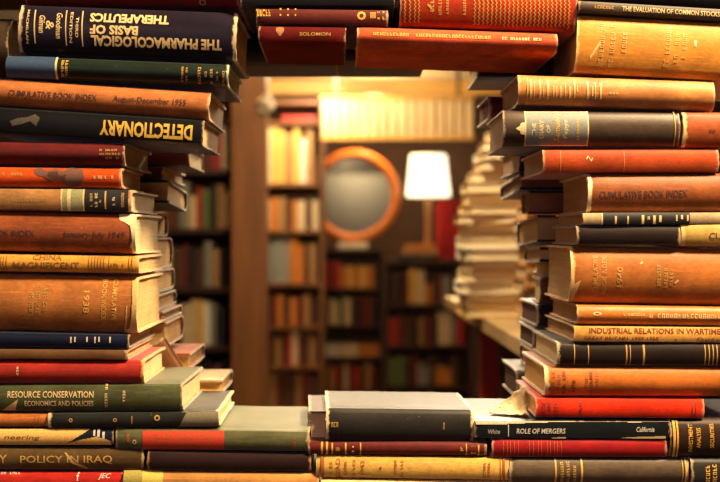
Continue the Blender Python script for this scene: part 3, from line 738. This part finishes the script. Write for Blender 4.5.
ORD = ['first', 'second', 'third', 'fourth', 'fifth', 'sixth', 'seventh', 'eighth', 'ninth', 'tenth', 'eleventh', 'twelfth', 'thirteenth', 'fourteenth', 'fifteenth']
def row_of_books(d, x0, x1, ybase, htpx, seq, rowname, casename, minw=3.5, maxw=6.5, off=.0):
    """upright books standing on a shelf, laid from x0 to x1 (frame pixels at distance d)"""
    rr = random.Random(int(d * 100 + ybase + x0))
    s = d / F
    pos = []; x = x0; i = 0
    while True:
        it = seq[i % len(seq)]; i += 1
        cn, w, hk = (it, rr.uniform(minw, maxw), rr.uniform(.8, 1.0)) if isinstance(it, str) else it
        if x + w > x1: break
        pos.append((x, w, cn, hk)); x += w + .15
    cnt = {}
    for (x, w, cn, hk) in pos:
        o = bpy.data.objects.new('shelved_book', shelved_mesh(cn)); C.objects.link(o)
        o.location = P(x + w / 2, ybase, d); o.location.y += off + rr.uniform(0, .02); o.scale = (w * s, .16, htpx * hk * s)
        k = cnt.get(cn, 0); cnt[cn] = k + 1
        tag(o, '%s %s book from left, %s, %s' % (ORD[min(k, 14)], cn, rowname, casename), 'book', 'books on the %s of the %s' % (rowname, casename))

def bookcase(label, d, x0, x1, ytop, boards, mat, depth=.28, t=3.0, zbot=0.0):
    s = d / F
    a, b_ = P(x0, ytop, d), P(x1, ytop, d)
    yf = d - D
    root = empty('bookcase', ((a.x + b_.x) / 2, yf + depth / 2, 0)); tag(root, label, 'bookcase')
    ox, oy = root.location.x, root.location.y
    wt = t * s
    X0, X1 = a.x - ox, b_.x - ox; Y0, Y1 = yf - oy, yf + depth - oy
    box('side_panel', (X0 - wt, Y0, zbot), (X0, Y1, a.z), mat, root); box('side_panel', (X1, Y0, zbot), (X1 + wt, Y1, a.z), mat, root)
    box('back_panel', (X0, Y1 - .012, zbot), (X1, Y1, a.z), mat, root)
    box('top_board', (X0 - wt, Y0 - .01, a.z), (X1 + wt, Y1, a.z + wt), mat, root)
    for yb in boards:
        z = P(0, yb, d).z
        box('shelf', (X0, Y0, z - wt), (X1, Y1 - .013, z - .0015), mat, root)
    return root

# case beyond the left stack
dA = 4.2; nA = 'dark bookcase beyond the left stack'
bookcase('dark bookcase in the blurred left, partly behind the brown post', dA, 60, 231, 60, (118, 169, 228, 287, 346, 405), WOODD, t=5)
row_of_books(dA, 150, 231, 169, 44, ['dark red', ('red', 8, .95), ('white', 7, 1), ('blue', 7, 1), ('red', 5, .9), ('white', 9, .95), 'cream', 'brown'], 'upper shelf', nA, 5, 9, .02)
row_of_books(dA, 150, 231, 228, 46, ['tan', ('cream', 7, .8), 'dark red', ('brown', 8, .9), ('grey', 9, 1), ('cream', 7, .7), ('red', 5, .9), ('green', 8, .85), 'black'], 'second shelf', nA, 5, 9, .02)
row_of_books(dA, 150, 231, 287, 46, ['black', 'dark red', 'green', 'brown', 'dark red', 'black', 'brown', 'grey', 'tan'], 'third shelf', nA, 5, 9, .02)
row_of_books(dA, 150, 226, 346, 46, ['black', 'blue', 'brown', 'black', ('cream', 9, .9), ('cream', 6, 1), ('yellow', 6, 1), ('white', 7, .95), 'grey'], 'fourth shelf', nA, 5, 8, .02)
row_of_books(dA, 150, 231, 405, 44, ['black', 'brown', 'black', 'dark red'], 'lowest visible shelf', nA, 6, 10, .02)
# brown post
pa, pb_ = P(231, 80, 3.95), P(266, 80, 3.95)
po = box('wooden_post', (pa.x, 2.78, 0), (pb_.x, 2.88, 2.6), WOODM, None, .006)
tag(po, 'broad brown wooden post standing left of centre behind the opening', 'post')
# case right of the post
dB = 5.65; nB = 'bookcase right of the brown post'
bookcase('tall brown bookcase with yellow-lit upper shelves just right of the post', dB, 262, 320, 104, (121, 183, 230, 283, 326, 366, 410), WOODM, t=3.5)
row_of_books(dB, 263, 319, 183, 56, [('cream', 8, 1), ('yellow', 7, 1), ('yellow', 6, .95), ('tan', 8, .9), ('yellow', 7, 1), ('white', 6, .8), ('tan', 7, .95), ('yellow', 6, 1)], 'top shelf', nB, 6, 8, .02)
row_of_books(dB, 263, 319, 230, 36, ['cream', ('orange', 8, .9), 'tan', 'brown', 'orange', 'cream', 'brown'], 'second shelf', nB, 5, 8, .02)
row_of_books(dB, 263, 319, 283, 46, [('brown', 5, .9), ('grey', 21, .98), ('orange', 8, .95), ('orange', 6, .85), 'brown', 'tan'], 'third shelf', nB, 5, 7, .02)
row_of_books(dB, 263, 319, 326, 34, ['brown', 'dark red', ('orange', 6, .9), 'brown', 'orange', 'dark red', 'tan'], 'fourth shelf', nB, 5, 8, .02)
row_of_books(dB, 263, 319, 366, 34, ['dark red', 'brown', 'tan', 'brown', 'red', 'cream'], 'fifth shelf', nB, 5, 8, .02)
row_of_books(dB, 263, 319, 410, 38, ['brown', 'tan', 'dark red', 'brown'], 'lowest visible shelf', nB, 5, 8, .02)
s = dB / F
o = bpy.data.objects.new('shelved_book', shelved_mesh('red')); C.objects.link(o)
o.location = P(282, 118.2, dB + .02); o.rotation_euler = (0, radians(90), 0); o.scale = (5 * s, .16, 34 * s)
tag(o, 'red book lying flat along the very top of the bookcase right of the post', 'book')
# low far cases
dC = 6.8; nC = 'middle far bookcase'; nD = 'right far bookcase'
bookcase('low far bookcase under the round mirror', dC, 323, 381, 252, (288, 325, 358, 392, 428), WOODD, t=3)
bookcase('low far bookcase under the lit lamp', dC, 388, 468, 264, (304, 345, 386, 425), WOODD, t=3.5)
row_of_books(dC, 324, 380.5, 288, 27, [('red', 5, 1), ('dark red', 4, .9), ('red', 6, 1), ('orange', 8, .8), ('yellow', 5, .8), ('orange', 6, .8), ('yellow', 8, .8), ('orange', 7, .8), ('brown', 4, .8)], 'top shelf', nC, 4, 7, .02)
row_of_books(dC, 324, 380.5, 325, 29, ['brown', ('cream', 5, .9), ('cream', 5, .8), ('green', 5, 1), ('cream', 6, .9), 'brown', 'black', 'dark red', 'dark red', 'brown', 'black'], 'second shelf', nC, 4, 6, .02)
row_of_books(dC, 324, 380.5, 392, 30, ['dark red', 'tan', 'red', 'brown', ('cream', 4, .9), 'dark red', 'red', 'brown', 'tan', 'dark red'], 'fourth shelf', nC, 4, 6, .02)
for k, (x0, x1, cn) in enumerate(((325, 338, 'white'), (339, 358, 'cream'), (359, 379, 'orange'))):
    for q in range(2):
        o = bpy.data.objects.new('shelved_book', shelved_mesh(cn)); C.objects.link(o)
        s = dC / F
        o.location = P(x0 + .4, 358 - q * 6.4 - 3.4, dC); o.location.y += .03; o.rotation_euler = (0, radians(90), 0); o.scale = (5.6 * s, .16, (x1 - x0) * s)
        tag(o, '%s %s book lying flat on the third shelf of the %s' % (('lower', 'upper')[q], cn, nC), 'book', 'flat books on the third shelf')
row_of_books(dC, 389, 467, 304, 35, ['black', 'brown', 'black', 'dark red', ('yellow', 8, 1), ('cream', 8, .95), ('orange', 7, .6), 'brown', 'dark red', ('grey', 8, .8), 'brown', 'black'], 'top shelf', nD, 4, 6, .02)
row_of_books(dC, 389, 467, 345, 32, [('red', 8, .8), 'dark red', 'brown', 'brown', 'black', 'tan', 'brown', 'dark red', 'black', ('cream', 7, 1), ('cream', 6, 1), 'grey'], 'second shelf', nD, 4, 6, .02)
row_of_books(dC, 389, 467, 386, 30, [('green', 9, .9), ('green', 8, .95), 'black', ('dark red', 6, 1), ('grey', 6, .7), ('grey', 6, .6), 'brown', ('orange', 9, .6), ('orange', 7, .55), 'brown'], 'third shelf', nD, 4, 6, .02)
row_of_books(dC, 389, 467, 425, 30, ['black', 'brown', 'dark red', 'black'], 'lowest shelf', nD, 5, 8, .02)
# things lying on the far cases' tops
s = dC / F
for k, (x0, x1, yb, h, cn) in enumerate(((398, 440, 260.5, 5, 'black'), (402, 438, 255, 5, 'tan'), (405, 436, 249.5, 5, 'orange'))):
    o = bpy.data.objects.new('shelved_book', shelved_mesh(cn)); C.objects.link(o)
    o.location = P(x0, yb - h / 2, dC); o.location.y += .02; o.rotation_euler = (0, radians(90), 0); o.scale = (h * s, .11, (x1 - x0) * s)
    tag(o, '%s book in the flat pile beneath the lit lamp' % cn, 'book', 'flat pile beneath the lamp')
o = bpy.data.objects.new('shelved_book', shelved_mesh('white')); C.objects.link(o)
o.location = P(338, 245.6, dC + .03); o.rotation_euler = (0, radians(90), 0); o.scale = (6 * s, .16, 30 * s)
tag(o, 'white book lying on top of the middle far bookcase under the mirror', 'book')

# round mirror standing on the middle far case
dM = 6.88; c = P(354, 196, dM); s = dM / F
mr = empty('round_mirror', c + Vector((0, 0, -46 * s))); tag(mr, 'large round mirror in an orange wooden ring, behind the opening', 'mirror')
bm = bmesh.new(); seg = 48; rs = 10; rings = []
for i in range(seg):
    a = 2 * pi * i / seg; ring = []
    for j in range(rs):
        q = 2 * pi * j / rs; r = (42 + 4.6 * cos(q)) * s
        ring.append(bm.verts.new((r * cos(a), .03 * sin(q), 46 * s + r * sin(a))))
    rings.append(ring)
for i in range(seg):
    for j in range(rs):
        A, B = rings[i], rings[(i + 1) % seg]
        bm.faces.new((A[j], A[(j + 1) % rs], B[(j + 1) % rs], B[j]))
link('frame', mesh_of(bm, 'frame', 60), plain_mat('orange_wood', (.70, .20, .025), .4, .15, 8), mr)
bm = bmesh.new()
for y in (0.0, .012):
    bm.faces.new([bm.verts.new((40 * s * cos(2 * pi * i / 48), y, 46 * s + 40 * s * sin(2 * pi * i / 48))) for i in range(48)])
m, nt, b = new_mat('mirror_glass'); b.inputs['Base Color'].default_value = (.15, .14, .115, 1); b.inputs['Metallic'].default_value = 1; b.inputs['Roughness'].default_value = .22
link('mirror_glass', mesh_of(bm, 'mirror_glass'), m, mr)

# table lamp on the right far case
dL = 6.85; s = dL / F; zt = P(0, 260.5, 6.8).z
bs = P(429.5, 262, dL)
lp = empty('table_lamp', Vector((bs.x, dL - D + .155, zt + .008))); tag(lp, 'lit table lamp with a glowing pleated white shade', 'lamp')
S = (dL + .1) / F
zs0 = P(0, 196, dL + .1).z - lp.location.z; zs1 = P(0, 154.5, dL + .1).z - lp.location.z
BR = plain_mat('lamp_wood', (.45, .20, .06), .4, .2, 9)
lathe('lamp_base', [(.001, 0), (.07, 0), (.07, .012), (.03, .03), (.001, .031)], BR, lp)
lathe('lamp_stem', [(.016, .03), (.03, .08), (.018, .14), (.022, zs0 - .04), (.016, zs0 + .02)], BR, lp, 20)
shade = lathe('lamp_shade', [(22 * S, zs0), (20 * S, zs0 + .12), (17.5 * S, zs1)], emit_mat('glowing_shade', (1.0, .86, .58), 2.4), lp, 96, .035, 9)
shade.modifiers.new('s', 'SOLIDIFY').thickness = .003
lathe('light_bulb', [(.001, zs0 + .05), (.02, zs0 + .07), (.032, zs0 + .12), (.02, zs0 + .16), (.001, zs0 + .17)], emit_mat('bulb_glow', (1, .85, .55), 20), lp, 16)
# red cloth beside the lamp
bm = bmesh.new(); a0, a1 = P(436, 200, 7.4), P(472, 264, 7.4)
top = []; bot = []
for i in range(41):
    t = i / 40; x = a0.x + (a1.x - a0.x) * t; y = .02 * sin(t * 30)
    top.append(bm.verts.new((x, 6.24 + y, a0.z))); bot.append(bm.verts.new((x, 6.24 + y * 1.5, .9)))
for i in range(40): bm.faces.new((top[i], top[i + 1], bot[i + 1], bot[i]))
rc = link('red_curtain', mesh_of(bm, 'red_curtain', 80), plain_mat('red_cloth', (.42, .012, .015), .8, .15, 6)); rc.modifiers.new('s', 'SOLIDIFY').thickness = .006
tag(rc, 'hanging red cloth to the right of the lit lamp', 'curtain')
rod = lathe('curtain_rod', [(.008, -.16), (.008, .16)], WOODD, rc, 12); rod.rotation_euler = (0, radians(90), 0); rod.location = ((a0.x + a1.x) / 2, 6.24, a0.z)
# ceiling beam and hung slatted panel
ba, bb_ = P(150, 80, 6.1), P(560, 94, 6.1)
bmo = box('ceiling_beam', (-4.45, 4.93, bb_.z), (4.45, 5.03, ba.z), WOODY); bmo['kind'] = 'structure'; bmo.name = 'trim_2'
pa, pb_ = P(321, 96, 5.45), P(474, 140, 5.45)
sg = empty('hanging_panel', ((pa.x + pb_.x) / 2, 4.28, pb_.z)); tag(sg, 'long pale wooden slatted panel hanging above the lamp and mirror', 'panel')
w = (pb_.x - pa.x) / 2; h = pa.z - pb_.z
PAN = plain_mat('pale_panel', (.74, .52, .26), .55, .2, 6, (3, 1, .6))
box('panel_board', (-w, .015, .0), (w, .03, h), WOODM, sg)
for i in range(16):
    x = -w + 2 * w * (i + .5) / 16
    box('slat', (x - w / 16 * .74, 0, .02), (x + w / 16 * .74, .0149, h - .02), PAN, sg, .004)
for z0, z1 in ((0, .02), (h - .02, h)): box('rail', (-w, -.008, z0), (w, .0149, z1), WOODY, sg)
for x in (-w * .8, w * .8): box('hanger_strap', (x - .01, .016, h), (x + .01, .024, 2.6 - pb_.z), WOODD, sg)
# small clip lamp on the post's right edge
cl = empty('clip_lamp', P(267.5, 104, 3.93)); tag(cl, 'small white clip-on spotlight on the right edge of the brown post', 'lamp')
WH = plain_mat('white_enamel', (.8, .72, .55), .4, .08, 5)
hd = lathe('lamp_head', [(.012, -.03), (.022, -.025), (.03, .03), (.026, .03)], WH, cl, 20); hd.rotation_euler = (radians(20), radians(-35), 0)
box('clip', (-.035, .0, -.03), (-.004, .012, -.012), WH, cl)

PILEPG = plain_mat('pile_page_edges', (.86, .72, .46), .85, .12, 60, (1, 1, 1))
# counter with the leaning pile of books, to the right
zt = 1.306
CT = plain_mat('counter_top', (.52, .36, .18), .45, .2, 4, (.6, 2, 1))
ct = empty('shop_counter', (.85, 1.3, 0)); tag(ct, 'counter with a pale worn top and dark front, right behind the opening', 'counter')
bm = bmesh.new()
vs = [(.30 - .85, -.66, zt - .03), (1.3 - .85, -.66, zt - .03), (1.3 - .85, .8, zt - .03), (.272 - .85, .8, zt - .03)]
lo = [bm.verts.new(v) for v in vs]; hi = [bm.verts.new((v[0], v[1], zt)) for v in vs]
bm.faces.new(lo); bm.faces.new(hi)
for i in range(4): bm.faces.new((lo[i], lo[(i + 1) % 4], hi[(i + 1) % 4], hi[i]))
link('worktop', mesh_of(bm, 'worktop'), CT, ct)
box('body', (.36 - .85, -.62, 0), (1.28 - .85, .76, zt - .0301), WOODD, ct)
box('red_post', (.30 - .85, .05, 0), (.345 - .85, .09, zt - .0301), plain_mat('red_paint', (.36, .02, .012), .5, .2, 6), ct)
_pale = {}
def pale_mesh(cn):
    if cn not in _pale:
        me = shelved_mesh(cn).copy(); me.materials[1] = PILEPG; me['pale'] = True; _pale[cn] = me
    return _pale[cn]
pr_ = random.Random(5); z = zt + .0005; k = 0
pile = []
NB = 17
while k < NB:
    T_ = pr_.uniform(.020, .032); f = k / NB
    lft = P(460 + 3 * sin(k * 2.1) + (0 if f < .5 else 34 * (f - .5) ** 1.2 * 2), 0, 2.45).x
    cn = ('cream', 'white', 'cream', 'tan', 'cream', 'yellow')[pr_.randrange(6)]
    o = bpy.data.objects.new('stacked_book', shelved_mesh(cn)); C.objects.link(o)
    Ln = pr_.uniform(.17, .195)
    # fore-edge towards the room: lay flat (thickness up), pages facing the opening
    o.rotation_euler = (0, radians(90), radians(180 + pr_.uniform(-9, 9)))
    o.scale = (T_, .15, Ln)
    o.location = (lft + Ln, 1.22 + .15 + pr_.uniform(-.012, .012), z + T_ / 2)
    z += T_ + .0008
    o.data = o.data if o.data.get('pale') else pale_mesh(cn)
    tag(o, '%s pale book from the bottom of the tall blurred pile on the counter' % (ORD[k] if k < 15 else ('sixteenth', 'seventeenth')[k - 15]), 'book', 'tall pile on the counter'); k += 1
z = zt + .0005
for k in range(13):
    T_ = pr_.uniform(.022, .032)
    o = bpy.data.objects.new('stacked_book', shelved_mesh(('tan', 'orange', 'brown', 'tan')[k % 4])); C.objects.link(o)
    o.rotation_euler = (0, radians(90), radians(pr_.uniform(-5, 5))); o.scale = (T_, .15, .20)
    o.location = (P(516, 0, 2.3).x + pr_.uniform(-.006, .006), 1.0, z + T_ / 2); z += T_ + .0008
    tag(o, '%s book from the bottom of the brown pile beside the tall pale pile' % ORD[k], 'book', 'brown pile on the counter')

# ================================================================== LIGHT
def area(name, loc, target, size, power, col):
    l = bpy.data.lights.new(name, 'AREA'); l.size = size; l.energy = power; l.color = col
    o = bpy.data.objects.new(name, l); C.objects.link(o); o.location = loc
    o.rotation_euler = (Vector(target) - Vector(loc)).to_track_quat('-Z', 'Y').to_euler()
    return o
def point(name, loc, power, col, r=.06):
    l = bpy.data.lights.new(name, 'POINT'); l.energy = power; l.color = col; l.shadow_soft_size = r
    o = bpy.data.objects.new(name, l); C.objects.link(o); o.location = loc
    return o
area('key_ceiling_lamp', (1.05, -.66, 3.2), (0, 0, 1.45), .36, 182, (1, .71, .38))
area('front_fill', (-.9, -2.2, 2.5), (0, 0, 1.5), .6, 5, (1, .74, .50))  # weak unseen fill from the camera side
area('cool_front_fill', (-.6, -4.0, 1.9), (0, 0, 1.5), 1.8, 7, (.56, .48, 1))  # cool fill added from the front to lift the shadows
area('inner_ceiling_lamp', (.5, 2.4, 2.5), (0, 0, 1.25), .5, 58, (1, .80, .55))
point('pile_fill', (-.02, .80, 2.25), 46, (1, .78, .46))  # unseen source added to brighten the tall pale pile
point('post_fill', (-.36, 2.36, 2.42), 8, (1, .66, .30))  # unseen source added to light the upper part of the post
point('room_lamp_two', (-.2, 4.05, 2.4), 52, (1, .78, .50))
point('room_lamp_three', (.1, 5.6, 2.3), 26, (1, .60, .25))
point('table_lamp_light', (lp.location.x, lp.location.y, lp.location.z + zs0 + .11), 5, (1, .75, .42), .03)
w = bpy.data.worlds.new('World'); bpy.context.scene.world = w; w.use_nodes = True
bg = w.node_tree.nodes['Background']; bg.inputs[0].default_value = (.16, .14, .24, 1); bg.inputs[1].default_value = .05

# ================================================================== CAMERA
cam = bpy.data.cameras.new('camera'); co = bpy.data.objects.new('camera', cam); C.objects.link(co)
co.location = (0, -D, ZC); co.rotation_euler = (radians(90), 0, 0)
cam.sensor_width = 36; cam.lens = F / 720 * 36
cam.shift_y = -(241 - HY) / 720
cam.dof.use_dof = True; cam.dof.focus_distance = D + .005; cam.dof.aperture_fstop = 3.8
cam.clip_start = .05
sc = bpy.context.scene; sc.camera = co
sc.view_settings.view_transform = 'Standard'; sc.view_settings.look = 'None'; sc.view_settings.gamma = 1; sc.view_settings.use_curve_mapping = False
sc.view_settings.exposure = 0.0
sc.cycles.use_denoising = True
sc.cycles.max_bounces = 6
